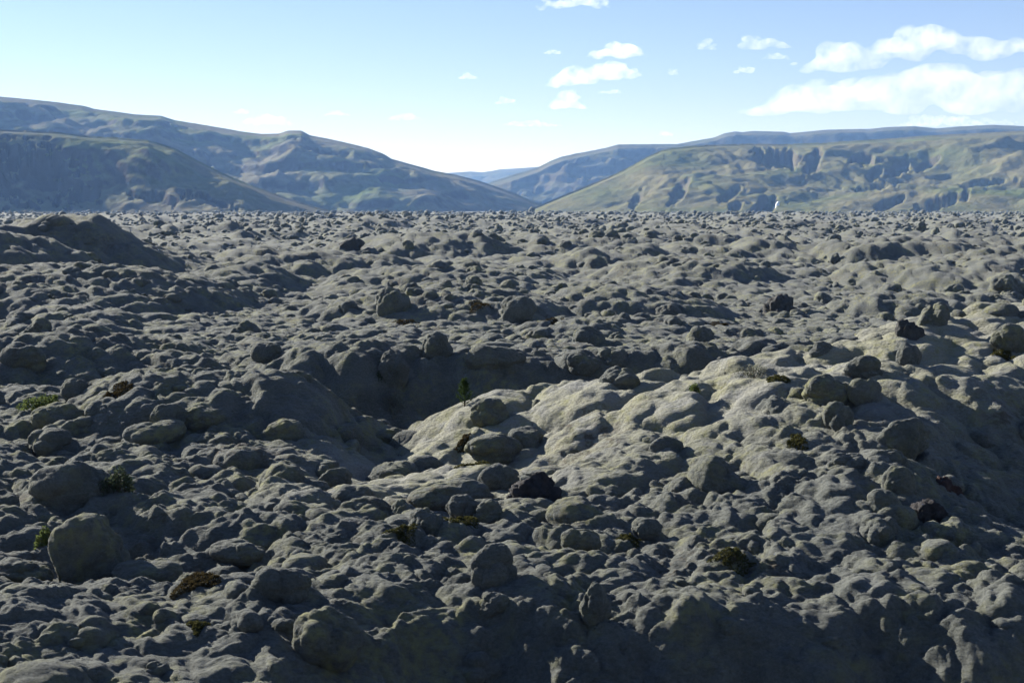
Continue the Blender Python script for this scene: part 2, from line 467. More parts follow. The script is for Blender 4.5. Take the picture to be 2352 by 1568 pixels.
# ------------------------------------------------------------------ the hills beyond the field
HILL_V = {}
def hill(sky, d_base, d_crest, d_back, prof, rough, mat, ncol, nrow, seed, lean=0.0, carves=(), bottom=-14.0, baseline=None, terr=0.0):
    """a hill whose crest line runs through the given picture points at distance d_crest (number or list over u)"""
    sky = sorted(sky)
    us = np.linspace(sky[0][0], sky[-1][0], ncol)
    vs = np.interp(us, [p[0] for p in sky], [p[1] for p in sky])
    def along(q):
        return np.full(ncol, float(q)) if np.isscalar(q) else np.interp(us, [p[0] for p in q], [p[1] for p in q])
    db, dcr, dbk = along(d_base), along(d_crest), along(d_back)
    rx, ry, rz = ray(us, vs)
    hyp = np.sqrt(rx ** 2 + ry ** 2)
    sx, sy, tan = rx / hyp, ry / hyp, rz / hyp
    zc = HC + dcr * tan
    t = np.concatenate([np.linspace(0, 1, nrow), 1 + np.linspace(0.06, 1, nrow // 4) ** 1.4])
    T, C = np.meshgrid(t, np.arange(ncol), indexing='ij')
    D = np.where(T <= 1, db[C] + T * (dcr - db)[C], dcr[C] + (T - 1) * (dbk - dcr)[C])
    X = sx[C] * D; Y = sy[C] * D
    pt = np.array(prof)
    P = np.interp(np.clip(T, 0, 1), pt[:, 0], pt[:, 1])
    # gentle wander of the profile so terraces do not run level
    P = np.interp(np.clip(T + rough.get('wander', 0.05) * fbm(X / 420, Y / 420, 3, seed + 5) * np.sin(np.pi * np.clip(T, 0, 1)), 0, 1), pt[:, 0], pt[:, 1])
    Zc = zc[C]
    Z = bottom + (Zc - bottom) * P
    Z = np.where(T > 1, Zc * (1 - 0.55 * (T - 1) ** 1.3), Z)
    H = np.maximum(Zc - bottom, 1)
    env = np.sin(np.pi * np.clip(T, 0, 1)) ** 0.6 * sstep(1.02, 0.8, T)
    env = np.where(T > 1, 0.1, env) * np.clip(H / 170, 0.03, 1)
    # gullies running down the slope, bent by the lean of the hill
    g = rough['gully']; L = rough['glen']
    S = X * math.cos(lean) + Y * math.sin(lean)
    Q = -X * math.sin(lean) + Y * math.cos(lean)
    wv = fbm(X / 500, Y / 500, 3, seed + 9) * 0.8
    rid = ridged(S / L + wv, Q / (L * rough.get('stretch', 3.0)) + wv, 4, seed)
    Z = Z + env * g * (rid - 0.62)
    Z = Z + env * rough['lump'] * fbm(X / 230, Y / 230, 5, seed + 3)
    Z = Z + (0.12 + env) * rough.get('fine', 2.0) * fbm(X / 38, Y / 38, 4, seed + 4)
    if terr > 0:   # lava benches: flat treads and steep risers
        st = terr; q = Z / st + 0.5 * fbm(X / 300, Y / 300, 2, seed + 8)
        fr = q - np.floor(q)
        Z = Z + env * rough.get('tmix', 0.6) * st * (sstep(0.35, 0.65, fr) - fr)
    # hollows and bowls carved into the face: (u, v, half-width px, half-height px, depth m)
    pu, pv = to_px(X, Y, Z)
    for (cu, cv, wu, wv_, dep, tilt) in carves:
        du = (pu - cu); dv = (pv - cv) - tilt * du
        wob = 1 + 0.45 * gn(pu / 24, pv / 16, seed + 13) + 0.30 * gn(pu / 9, pv / 7, seed + 14)
        q = np.sqrt((du / wu) ** 2 + (dv / wv_) ** 2) * wob
        Z = Z - dep * (1 - sstep(0.55, 1.0, q)) * np.where(T > 1, 0, 1)
    # nothing on the front face stands above the crest line
    lim = HC + D * (tan[C] - 0.0012 - 0.006 * np.clip(1 - T, 0, 1))
    over = np.clip(Z - lim, 0, None)
    Z = np.where(T < 1, Z - over, Z)
    Z = np.where(T <= 0, bottom, Z)
    verts = np.stack([X, Y, Z], -1).reshape(-1, 3)
    f = grid_faces(len(t), ncol)
    HILL_V[mat.name] = verts
    return mesh_np("hill", verts, f, mat)

GRASS_L = hill_material("hill_grass", (0.150, 0.140, 0.102), (0.105, 0.130, 0.056), (0.070, 0.064, 0.058), 1)
GRASS_R = hill_material("hill_dry_grass", (0.132, 0.122, 0.066), (0.090, 0.108, 0.040), (0.092, 0.082, 0.058), 2)
GRASS_F = hill_material("hill_heath", (0.095, 0.088, 0.062), (0.074, 0.082, 0.046), (0.058, 0.053, 0.048), 3)

# left: long hill behind
HA = [(-420, 180), (-200, 205), (0, 222), (75, 229), (130, 235), (190, 243), (215, 250), (310, 263), (370, 266), (400, 276), (480, 289), (560, 303), (600, 308), (640, 307), (662, 300), (692, 300), (712, 311), (760, 320), (800, 329), (845, 340), (880, 353), (900, 365), (950, 379), (1000, 393), (1050, 402), (1100, 415), (1150, 432), (1190, 447), (1230, 464), (1290, 480), (1330, 490)]
link("hill", hill(HA, [(-420, 2850), (600, 2750), (1000, 2800), (1330, 3300)], [(-420, 4200), (400, 4000), (900, 3600), (1330, 3500)], 5600,
     [(0, 0), (.08, .05), (.2, .15), (.27, .34), (.36, .43), (.46, .50), (.53, .66), (.64, .74), (.70, .85), (1, 1)],
     dict(gully=40, glen=240, stretch=2.8, lump=22, fine=3.2, wander=.12, tmix=.25), GRASS_L, 380, 120, 100, lean=0.6, terr=40), kind="structure")
# left: the nearer spur with the dark scarp
HS = [(-420, 285), (-100, 292), (0, 297), (60, 300), (130, 303), (200, 312), (260, 316), (340, 322), (400, 340), (450, 366), (500, 392), (540, 410), (600, 433), (660, 455), (720, 474), (760, 484), (800, 492)]
link("hill", hill(HS, [(-420, 2000), (100, 2000), (400, 1800), (560, 1760), (800, 2100)], [(-420, 2350), (200, 2350), (500, 2300), (800, 2150)], [(-420, 3000), (400, 2700), (800, 2300)],
     [(0, 0), (.18, .05), (.36, .16), (.46, .28), (.56, .50), (.66, .80), (.76, .93), (1, 1)],
     dict(gully=30, glen=150, stretch=2.5, lump=17, fine=2.0, wander=.12), GRASS_L, 330, 120, 200, lean=0.7,
     carves=[(60, 395, 120, 75, 34, .1), (190, 452, 45, 22, 14, -.2), (360, 455, 60, 14, 10, .1), (480, 460, 70, 12, 9, .3)]), kind="structure")
# far blue ridge in the gap
HB = [(960, 405), (1020, 398), (1080, 394), (1110, 396), (1150, 389), (1200, 386), (1240, 383), (1300, 380), (1380, 385)]
link("hill", hill(HB, 8200, 9300, 9800, [(0, 0), (.4, .35), (.6, .75), (1, 1)], dict(gully=40, glen=500, lump=20, fine=4), GRASS_F, 120, 40, 300), kind="structure")
# right of the gap: middle hill with benches
HM = [(1080, 440), (1110, 425), (1140, 414), (1180, 402), (1235, 385), (1262, 371), (1290, 360), (1340, 350), (1390, 340), (1420, 332), (1500, 331), (1560, 331), (1640, 334), (1760, 338)]
link("hill", hill(HM, [(1080, 4700), (1760, 4300)], [(1080, 5600), (1760, 5700)], 6600, [(0, 0), (.2, .12), (.4, .36), (.52, .55), (.6, .78), (.7, .86), (1, 1)],
     dict(gully=70, glen=420, stretch=2.0, lump=22, fine=4, tmix=.35), GRASS_F, 240, 110, 400, lean=-0.6, terr=40), kind="structure")
# far right plateau with the long dark scarp
HP = [(1440, 352), (1520, 338), (1560, 330), (1640, 316), (1665, 306), (1690, 302), (1705, 304), (1730, 301), (1800, 303), (1815, 306), (1900, 298), (2000, 296), (2040, 292), (2100, 290), (2150, 295), (2200, 291), (2280, 287), (2352, 290), (2500, 285), (2700, 290)]
link("hill", hill(HP, 4400, 5900, 6900, [(0, 0), (.3, .25), (.5, .5), (.80, .77), (.85, .97), (1, 1)],
     dict(gully=36, glen=520, stretch=2.0, lump=14, fine=4), GRASS_F, 260, 90, 500, lean=0.3), kind="structure")
# right: the near grassy hill
HR = [(1150, 497), (1200, 484), (1230, 475), (1300, 446), (1350, 426), (1400, 405), (1440, 386), (1480, 364), (1500, 354), (1520, 345), (1540, 340), (1600, 334), (1650, 332), (1720, 330), (1800, 331), (1900, 327), (1980, 322), (2050, 318), (2120, 312), (2200, 308), (2280, 304), (2352, 300), (2500, 296), (2760, 290)]
link("hill", hill(HR, [(1150, 2700), (1500, 2350), (2000, 2300), (2760, 2300)], [(1150, 2800), (1400, 3100), (1700, 3400), (2760, 4000)], [(1150, 3000), (1700, 4300), (2760, 4400)],
     [(0, 0), (.10, .10), (.22, .22), (.36, .36), (.5, .50), (.62, .64), (.74, .80), (.86, .93), (1, 1)],
     dict(gully=15, glen=240, stretch=3.4, lump=16, fine=2.2, wander=.10, tmix=.06), GRASS_R, 420, 140, 600, lean=-0.45, terr=45,
     carves=[(1790, 362, 62, 26, 28, .1), (1868, 372, 24, 26, 22, -.9), (1985, 366, 36, 14, 17, .1), (2065, 385, 28, 18, 17, -.4), (2010, 400, 20, 16, 15, -.6), (2125, 380, 26, 12, 13, -.4),
             (1760, 470, 34, 20, 17, -.25), (1690, 472, 16, 14, 11, -.4), (2150, 470, 80, 14, 15, -.35), (2040, 470, 40, 12, 13, -.3), (2260, 420, 60, 8, 9, -.1), (1560, 440, 28, 22, 11, -1.0), (1460, 462, 18, 16, 9, -.9), (2000, 430, 50, 8, 8, -.1), (1680, 445, 30, 14, 9, -.6)]),
     kind="structure")

# the small waterfall near the foot of the right hill
def build_fall():
    V = HILL_V[GRASS_R.name]
    pu, pv = to_px(V[:, 0], V[:, 1], V[:, 2])
    m = np.nonzero((np.abs(pu - 1784) < 6) & (np.abs(pv - 464) < 8))[0]
    i = m[np.argmin(V[m, 1])] if len(m) else int(np.argmin((pu - 1772) ** 2 + (pv - 464) ** 2))
    c = V[i] + np.array([-4.0, -7.0, 0]); s = c[1] / FPX
    vv, ff = [], []
    for k in range(9):
        t = k / 8
        w = (3.0 + 1.6 * math.sin(t * 2.2)) * s; x = (3.2 - 6.4 * t - 1.2 * math.sin(t * 6)) * s; z = (8.5 - 16.5 * t) * s; y = -2.2 * t
        for (a, d) in ((-1, 0), (0, -0.8), (1, 0), (0, 0.8)): vv.append(c + [x + a * w, y + d, z])
    for k in range(8):
        for j in range(4): ff.append((k * 4 + j, k * 4 + (j + 1) % 4, k * 4 + 4 + (j + 1) % 4, k * 4 + 4 + j))
    m, nt, out = new_mat("white_water"); NT(nt).bsdf(out, (0.8, 0.82, 0.84), None, 0.6, 0.2)
    link("waterfall", mesh_np("waterfall", vv, ff, m), label="thin white waterfall dropping beside a dark hollow at the foot of the right hill", category="waterfall")
build_fall()

# ------------------------------------------------------------------ air
def build_haze():
    m, nt, out = new_mat("haze")
    k = NT(nt)
    p = k.n("ShaderNodeVolumePrincipled")
    p.inputs["Color"].default_value = (0.28, 0.52, 1.0, 1)
    p.inputs["Absorption Color"].default_value = (1, 1, 1, 1)
    p.inputs["Density"].default_value = 5.6e-5
    p.inputs["Anisotropy"].default_value = 0.05
    k.link(p.outputs[0], out.inputs["Volume"])
    x0, x1, y0, y1, z0, z1 = -10600, 10600, -10600, 10600, -40, 440
    v = [(x, y, z) for z in (z0, z1) for y in (y0, y1) for x in (x0, x1)]
    f = [(0, 2, 3, 1), (4, 5, 7, 6), (0, 1, 5, 4), (2, 6, 7, 3), (0, 4, 6, 2), (1, 3, 7, 5)]
    return mesh_np("haze", v, f, m, False)
link("haze", build_haze(), kind="stuff", label="thin blue air haze over the lava field and hills")

# ------------------------------------------------------------------ boulders: shared shapes
import bmesh
def icosphere(sub):
    bm = bmesh.new(); bmesh.ops.create_icosphere(bm, subdivisions=sub, radius=1.0)
    v = np.array([p.co[:] for p in bm.verts]); f = np.array([[q.index for q in p.verts] for p in bm.faces]); bm.free()
    return v, f
ICO = {n: icosphere(n) for n in (1, 2, 3, 4, 5)}

def cushions(v, k, rmin, rmax, seed):
    """overlapping round pillows spread over a ball: height of the highest at each direction"""
    r = np.random.default_rng(seed)
    c = r.normal(size=(k, 3)); c /= np.linalg.norm(c, axis=1)[:, None]
    rad = r.uniform(rmin, rmax, k)
    ang = np.arccos(np.clip(v @ c.T, -1, 1))
    h = rad[None] * np.sqrt(np.clip(1 - (ang / rad[None]) ** 2, 0, 1))
    return h.max(1)

def boulder_verts(sub, seed, rough=1.0):
    v, f = ICO[sub]
    p = v + seed * 3.71
    w0 = v + 0.10 * np.stack([vn3(p * 2.1, seed + 30), vn3(p * 2.1 + 9, seed + 31), vn3(p * 2.1 + 19, seed + 32)], -1)
    w0 /= np.linalg.norm(w0, axis=1)[:, None]
    r = 0.72 + 0.16 * vn3(p * 0.9, seed) + 0.40 * cushions(w0, 9, 0.55, 1.05, seed)
    if sub >= 3: r = r + 0.30 * rough * cushions(w0, 46, 0.22, 0.48, seed + 500)
    if sub >= 4: r = r + 0.26 * rough * cushions(w0, 190, 0.10, 0.24, seed + 900)
    if sub >= 5: r = r + 0.035 * rough * np.abs(vn3(p * 15.0, seed + 4)) + 0.012 * vn3(p * 30.0, seed + 5)
    r = r / r.mean() * 0.98
    w = v * r[:, None]
    lo = np.clip(-w[:, 2], 0, 1)          # drawn in a little towards the foot
    w[:, :2] *= (1 - 0.12 * lo)[:, None]
    return w, f

SHAPES = {}
def shape(sub, i):
    if (sub, i) not in SHAPES:
        v, f = boulder_verts(sub, i)
        SHAPES[(sub, i)] = mesh_np("boulder", v, f, MOSS)
    return SHAPES[(sub, i)]

LAND = []      # landmarks in the picture: (u, v, phrase)
TAKEN = []     # ground already used: (x, y, r)
RECTS = []     # what must stay in sight: (u0, u1, v0, v1, distance)

def claim(x, y, r, u, v, w, h):
    TAKEN.append((x, y, r)); RECTS.append((u - w / 2, u + w / 2, v - h, v, math.hypot(x, y)))

def place_px(u, v, w, h, deep=0.9):
    """ground point and half-sizes of a thing whose foot, width and height show at these picture values"""
    x, y = hit(u, v)
    s = y / FPX
    rx = 0.5 * w * s
    return x, y, s, rx

boulder_group = "moss covered boulders on the lava field"
# (u, v of the foot, width, height, label, phrase to point at it by or None)
NAMED = [
 (220, 1384, 196, 205, "biggest boulder, a tall rounded moss dome rising from the hollow at lower left", "the biggest boulder"),
 (335, 1352, 172, 64, "long low moss boulder lying at the right foot of the biggest boulder", "the long low boulder"),
 (58, 1380, 150, 98, "broad humped moss boulder cut by the frame edge, left of the biggest boulder", "the broad humped boulder"),
 (975, 1212, 100, 74, "round moss boulder leaning over a brown heath cushion, lowest of its close huddle", "the round huddled boulder"),
 (1060, 1168, 82, 56, "round moss boulder in the middle of the huddle before the black lava block", None),
 (1124, 1174, 74, 52, "smooth round moss boulder at the right end of the huddle below the black lava block", None),
 (1035, 1140, 190, 66, "wide saddle-shaped moss boulder forming the back of the huddle near the black lava block", None),
 (920, 1172, 62, 60, "narrow moss boulder leaning on the left side of the huddle", None),
 (1150, 1106, 92, 62, "smooth moss boulder touching the left side of the black lava block", None),
 (1135, 1038, 132, 58, "two-humped moss boulder lying just above the dark green heath patch", "the two-humped boulder"),
 (1122, 955, 92, 52, "moss boulder on the crest of the pale ridge, right of the young pine", None),
 (1185, 742, 112, 70, "large solitary moss boulder standing clear of its neighbours in the middle distance", "the large solitary boulder"),
 (998, 816, 76, 62, "egg-shaped moss boulder leaning left, below the large solitary boulder", "the egg-shaped boulder"),
 (1352, 787, 74, 52, "blunt moss boulder standing right of the large solitary boulder", "the blunt boulder"),
 (1145, 850, 140, 58, "long whaleback moss boulder above the shaded hollow", "the whaleback boulder"),
 (905, 872, 72, 72, "tall dark moss boulder at the left end of the shaded hollow", "the tall dark boulder"),
 (1905, 910, 128, 64, "sausage-shaped moss boulder lying on the pale ridge", "the sausage-shaped boulder"),
 (1996, 910, 86, 62, "fat round moss boulder at the right end of the sausage-shaped boulder", None),
 (1930, 962, 70, 60, "hooked moss boulder below the sausage-shaped boulder", None),
 (2090, 828, 60, 60, "globe-like moss boulder high on the pale ridge under the dark lava pinnacle", "the globe-like boulder"),
 (1990, 846, 92, 44, "flat cushion-like moss boulder between the sausage-shaped and the globe-like boulders", None),
 (2085, 1022, 118, 76, "deeply shaded square moss boulder on the right flank of the pale ridge", "the shaded square boulder"),
 (1948, 1066, 96, 56, "left one of two shaded boulders lying side by side under the pale ridge", None),
 (2036, 1068, 102, 58, "right one of two shaded boulders lying side by side under the pale ridge", None),
 (2072, 1122, 84, 76, "upright knobbly moss boulder left of the reddish lava outcrop", None),
 (132, 966, 128, 58, "long smooth moss boulder below the bright green herbs", "the long smooth boulder"),
 (108, 1018, 112, 54, "second smooth moss boulder below the bright green herbs, under the long one", None),
 (345, 1012, 150, 56, "wide pale moss boulder with a tapering right end on the left slope", "the wide pale boulder"),
 (180, 898, 86, 50, "dark pointed moss boulder just behind the bright green herbs", None),
 (455, 966, 108, 42, "moss boulder sloping to the right on the mound at left", None),
 (385, 976, 100, 56, "moss boulder with a knobbly top behind the wide pale boulder", None),
 (655, 1012, 122, 62, "large peaked moss boulder on the mound left of the gully", "the peaked boulder"),
 (896, 996, 64, 34, "small smooth moss boulder at the mouth of the gully", None),
 (894, 716, 88, 66, "bulky hunched moss boulder left of and beyond the large solitary boulder", "the bulky hunched boulder"),
 (1535, 1028, 76, 44, "dark-sided moss boulder half sunk in the pale smooth ridge", "the half-sunk boulder"),
 (155, 1150, 205, 112, "massive shaded moss boulder left of the dark leafy shrub", "the massive shaded boulder"),
 (1130, 1326, 116, 100, "big lumpy moss boulder on the edge of the near bank", "the big lumpy boulder"),
 (1135, 1392, 82, 54, "lit moss boulder hanging on the bank just under the big lumpy boulder", None),
 (1366, 1405, 74, 92, "tall lit moss boulder standing out of the shaded bank", "the tall lit boulder"),
 (745, 1490, 165, 118, "big lit moss boulder bulging from the left part of the near bank", "the bulging boulder"),
 (650, 1335, 140, 72, "ridge-backed moss boulder behind the edge of the near bank", "the ridge-backed boulder"),
 (1430, 872, 104, 52, "double-topped moss boulder at the far side of the shaded hollow", None),
 (1338, 852, 84, 42, "smooth moss boulder right of the whaleback boulder above the shaded hollow", None),
 (620, 818, 86, 50, "domed moss boulder on the left plain with a dark right face", "the domed boulder"),
 (690, 872, 62, 36, "small capped moss boulder below the domed boulder", None),
 (48, 842, 122, 62, "wide moss boulder at the left edge of the picture in the shade", "the wide edge boulder"),
 (2325, 786, 84, 52, "moss boulder at the right edge of the picture on the pale ridge", None),
 (772, 1096, 78, 42, "dark moss boulder just left of the gully bottom", None),
 (490, 1022, 112, 52, "rounded moss boulder between the wide pale and the peaked boulders", None),
 (1332, 1246, 104, 60, "creased moss boulder on the near slope right of the big lumpy boulder", None),
 (1490, 1206, 78, 46, "smooth-topped moss boulder beside a patch of brown heath on the near slope", None),
 (545, 1266, 142, 48, "moss boulder with a long flat back right of the biggest boulder", None),
 (60, 1568, 260, 46, "frosty pale moss boulder closest to the viewer in the bottom left corner", None),
]
HIDDEN_FOOT = {0: 28.4, 1: 27.6, 2: 28.0}      # these stand in the hollow, their feet behind the edge of the bank
for i, (u, v, w, h, label, phrase) in enumerate(NAMED):
    near = v > 1540
    if near: x, y = -6.4, 17.6
    elif i in HIDDEN_FOOT:
        r_ = ray(u, v - h); y = HIDDEN_FOOT[i]; x = r_[0] / r_[1] * y
    else: x, y = hit(u, v)
    s = y / FPX
    rx = 0.5 * w * s * 0.94
    ry = rx * (0.80 if w < 1.5 * h else 0.66)
    hz = h * s
    rz = hz / 1.5
    yc = y + 0.55 * ry
    if near:
        rx, ry, rz = 0.9, 0.8, 0.7; z = HC - 0.339 * 17.6 - 0.66
    elif i in HIDDEN_FOOT:
        yc = y; zg = float(macro(np.array([x]), np.array([y]))[0]); zt = HC + r_[2] / r_[1] * (y - 0.3 * ry)
        rz = (zt - zg) / 1.62; z = zt - rz * 1.02
    else:
        z = float(macro(np.array([x]), np.array([yc]))[0]) - 0.15 + rz * 0.48
    big = w > 70 and v > 700
    me = shape(5, 100 + i % 26) if big else shape(4, 100 + i % 26)
    if i == 0:     # the biggest one is blocky
        vv, ff = boulder_verts(5, 137)
        n_ = np.linalg.norm(vv, axis=1)[:, None]; q_ = vv / n_
        vv = q_ * n_ * (1.0 / np.maximum((np.abs(q_) ** 3.2).sum(1)[:, None] ** (1 / 3.2), 0.01)) * 0.86
        me = mesh_np("boulder", vv, ff, MOSS)
    o = link("boulder", me, label=label, category="boulder", group=boulder_group)
    o.location = (x, yc, z); o.scale = (rx, ry, rz); o.rotation_euler = (random.uniform(-.1, .1), random.uniform(-.1, .1), random.uniform(-.35, .35))
    claim(x, yc, max(rx, ry), u, v, w, h)
    if phrase: LAND.append((u, v - h * 0.4, phrase))

# ------------------------------------------------------------------ bare lava outcrops
def lava_verts(sub, seed):
    v, f = ICO[sub]; p = v + seed * 5.3
    r = 1 + 0.32 * vn3(p * 1.3, seed) + 0.20 * vn3(p * 3.0, seed + 1) + 0.16 * (0.5 - np.abs(vn3(p * 5.0, seed + 2))) + 0.11 * vn3(p * 10.0, seed + 3) + 0.06 * vn3(p * 20.0, seed + 4)
    q = np.floor(r * 6) / 6
    return v * (0.6 * r + 0.4 * q)[:, None], f

OUT = [
 (1228, 1134, 122, 84, LAVA_BLACK, "black block of bare rough lava among pale moss near the picture's middle", "the black lava block", 1),
 (2090, 768, 64, 60, LAVA_GREY, "dark lava pinnacle sticking out of the pale ridge above the globe-like boulder", "the dark lava pinnacle", 0),
 (1795, 716, 74, 50, LAVA_GREY, "jagged dark lava crag beyond the shaded hollow toward the right", "the jagged dark crag", 0),
 (2178, 1130, 84, 62, LAVA_RED, "reddish brown lava outcrop on the right slope, upper one of its pile", "the reddish outcrop", 0),
 (2142, 1172, 84, 52, LAVA_BLACK, "dark lava block below and left of the reddish outcrop", None, 0),
 (2266, 1178, 74, 26, LAVA_RED, "low slab of red-brown lava right of the reddish outcrop", None, 0),
 (805, 578, 66, 36, LAVA_GREY, "dark lava crag on the far plain left of the middle", "the far dark crag", 0),
]
for i, (u, v, w, h, mat, label, phrase, cap) in enumerate(OUT):
    x, y = hit(u, v); s = y / FPX
    rx, hz = 0.48 * w * s, h * s
    rz = hz / 1.35; ry = rx * 0.8; yc = y + 0.5 * ry
    z = float(macro(np.array([x]), np.array([yc]))[0]) - 0.20 + rz * 0.22
    vv, ff = lava_verts(5 if w > 80 else 4, 40 + i)
    vv = vv * np.array([rx, ry, rz])
    root = link("lava_rock", mesh_np("lava_rock", vv, ff, mat), label=label, category="lava rock", group="bare lava rocks without moss")
    root.location = (x, yc, z)
    if cap:
        cv, cf = boulder_verts(4, 77)
        cv = cv * np.array([rx * 0.62, ry * 0.6, rz * 0.20])
        link("moss_cap", mesh_np("moss_cap", cv, cf, MOSS), root, (rx * 0.02, 0.1 * ry, rz * 0.86), label="thin pale moss cap on top of the black lava block")
    claim(x, yc, max(rx, ry), u, v, w, h)
    if phrase: LAND.append((u, v - h * 0.5, phrase))

# ------------------------------------------------------------------ plants
def leaf_mesh(name, n, rad, size, mat, seed, shape_pow=0.5, up=0.5, ground_at=None, aspect=0.5, vol=False):
    """n small leaves spread through a low cushion, each a bent pair of triangles"""
    r = np.random.default_rng(seed)
    a = r.uniform(0, 2 * math.pi, n); q = r.uniform(0, 1, n) ** shape_pow
    edge = 0.75 + 0.25 * np.sin(a * 3 + seed) + 0.12 * np.sin(a * 7 + seed * 2)
    x = np.cos(a) * q * rad[0] * edge; y = np.sin(a) * q * rad[1] * edge
    hgt = rad[2] * np.sqrt(np.clip(1 - q * q, 0.03, 1)) * r.uniform(0.35, 1.0, n) * (0.75 + 0.35 * vn3(np.stack([x, y, x * 0], -1) * 6 / max(rad[0], 1e-3) + seed, seed))
    if vol: hgt = rad[2] * (0.08 + 0.92 * r.uniform(0, 1, n) ** 0.8) * (1.1 - 0.6 * q)
    z = hgt if ground_at is None else hgt + ground_at(x, y)
    c = np.stack([x, y, z], -1)
    d = r.normal(size=(n, 3)); d[:, 2] = np.abs(d[:, 2]) * up + 0.15; d /= np.linalg.norm(d, axis=1)[:, None]
    e = np.cross(d, r.normal(size=(n, 3))); e /= np.linalg.norm(e, axis=1)[:, None]
    s = size * r.uniform(0.6, 1.4, n)[:, None]
    p0 = c - d * s * 0.5; p1 = c + e * s * aspect * 0.5; p2 = c + d * s * 0.6; p3 = c - e * s * aspect * 0.5 + np.cross(d, e) * s * 0.1
    v = np.stack([p0, p1, p2, p3], 1).reshape(-1, 3)
    f = np.arange(n * 4).reshape(-1, 4)
    return mesh_np(name, v, f, mat, False)

def twigs_mesh(name, n, rad, hgt, thick, mat, seed):
    """thin branching stems rising from the middle"""
    r = np.random.default_rng(seed); V, F = [], []
    for i in range(n):
        a = r.uniform(0, 2 * math.pi); b = np.array([math.cos(a) * rad[0] * .25 * r.uniform(), math.sin(a) * rad[1] * .25 * r.uniform(), -0.06])
        t = np.array([math.cos(a) * rad[0] * r.uniform(.3, .95), math.sin(a) * rad[1] * r.uniform(.3, .95), hgt * r.uniform(.5, 1)])
        m = (b + t) / 2 + r.normal(size=3) * hgt * 0.08
        base = len(V)
        for k, (p, w) in enumerate(((b, 1.0), (m, .7), (t, .3))):
            for j in range(3):
                an = j * 2.094; V.append(p + thick * w * np.array([math.cos(an), math.sin(an), 0]))
        for k in range(2):
            for j in range(3):
                j2 = (j + 1) % 3; F.append([base + 3 * k + j, base + 3 * k + j2, base + 3 * k + 3 + j2, base + 3 * k + 3 + j])
    return mesh_np(name, V, F, mat, False)

HEATH_BROWN = leaf_material("heath_brown", (0.030, 0.024, 0.012), (0.085, 0.066, 0.032), .2)
HEATH_OLIVE = leaf_material("heath_olive", (0.030, 0.032, 0.012), (0.085, 0.080, 0.030), .25)
LEAF_GREEN = leaf_material("leaf_green", (0.055, 0.075, 0.022), (0.115, 0.14, 0.05), .35)
LEAF_DARK = leaf_material("leaf_dark", (0.02, 0.03, 0.014), (0.075, 0.090, 0.055), .3)
LEAF_PALE = leaf_material("leaf_pale", (0.10, 0.105, 0.075), (0.20, 0.20, 0.155), .35)
PINE_GREEN = leaf_material("pine_green", (0.020, 0.035, 0.012), (0.050, 0.075, 0.026), .25)
BARK = lava_material("bark", (0.03, 0.022, 0.016), (0.09, 0.07, 0.05))

def plant(name, cat, u, v, w, h, mat, n, size, label, seed, group=None, stems=0, up=.5, aspect=.5, phrase=None):
    x, y = hit(u, v); s = y / FPX
    rx = 0.5 * w * s
    low = name == "heath_cushion"
    hz = max(h * s * 0.30, 0.10) if low else h * s * 0.85
    ry = min(h * s * 1.9, rx * 1.6) if low else rx * 0.7
    yc = y + ry * 0.8
    z0 = ground1(x, yc)
    root = link(name, None, None, (x, yc, z0), label=label, category=cat)
    if group: root["group"] = group
    g = lambda X, Y: ground(X + x, Y + yc) - z0
    leaf_n = "foliage"
    n = int(n * 1.5) if low else n
    link(leaf_n, leaf_mesh(leaf_n, n, (rx, ry, hz), size, mat, seed, ground_at=g, up=up, aspect=aspect, vol=not low), root)
    if stems: link("stems", twigs_mesh("stems", stems, (rx, ry), hz * 1.05, 0.008 * max(1, y / 40), BARK, seed + 1), root, kind="stuff")
    claim(x, yc, max(rx, ry) * 0.8, u, v, w, h)
    if phrase: LAND.append((u, v - h * .5, phrase))

hg = "low heath cushions on the moss"
plant("heath_cushion", "heath cushion", 1052, 1208, 92, 46, HEATH_OLIVE, 1500, .055, "olive brown heath cushion at the right foot of the round huddled boulder", 1, hg, 14, phrase="the olive heath cushion")
plant("heath_cushion", "heath cushion", 432, 1332, 128, 52, HEATH_BROWN, 1700, .060, "dark brown heath cushion behind the long low boulder at lower left", 2, hg, 14, phrase="the dark brown heath cushion")
plant("heath_cushion", "heath cushion", 1082, 1068, 92, 44, HEATH_OLIVE, 1500, .060, "dark green heath patch under the two-humped boulder", 3, hg, 14, phrase="the dark green heath patch")
plant("heath_cushion", "heath cushion", 1066, 1008, 44, 26, HEATH_BROWN, 600, .060, "small brown heath cushion at the left end of the two-humped boulder", 4, hg, 6)
plant("heath_cushion", "heath cushion", 1452, 1222, 68, 26, HEATH_OLIVE, 900, .045, "yellowish brown heath patch on the near slope right of the picture's middle", 5, hg, 8)
plant("heath_cushion", "heath cushion", 1690, 1284, 120, 24, HEATH_OLIVE, 1300, .045, "long strip of olive heath along the edge of the near bank", 6, hg, 8, phrase="the long heath strip")
plant("heath_cushion", "heath cushion", 1255, 736, 80, 16, HEATH_BROWN, 700, .10, "flat brown heath patch at the right foot of the large solitary boulder", 7, hg)
plant("heath_cushion", "heath cushion", 1100, 716, 70, 18, HEATH_BROWN, 700, .10, "flat brown heath patch just left of the large solitary boulder", 8, hg)
plant("heath_cushion", "heath cushion", 1790, 878, 62, 26, HEATH_OLIVE, 700, .07, "olive heath cushion on the crest of the pale ridge left of the sausage-shaped boulder", 9, hg, 6)
plant("heath_cushion", "heath cushion", 1835, 1008, 56, 20, HEATH_OLIVE, 600, .06, "olive heath cushion at the lower edge of the smooth pale slope", 10, hg)
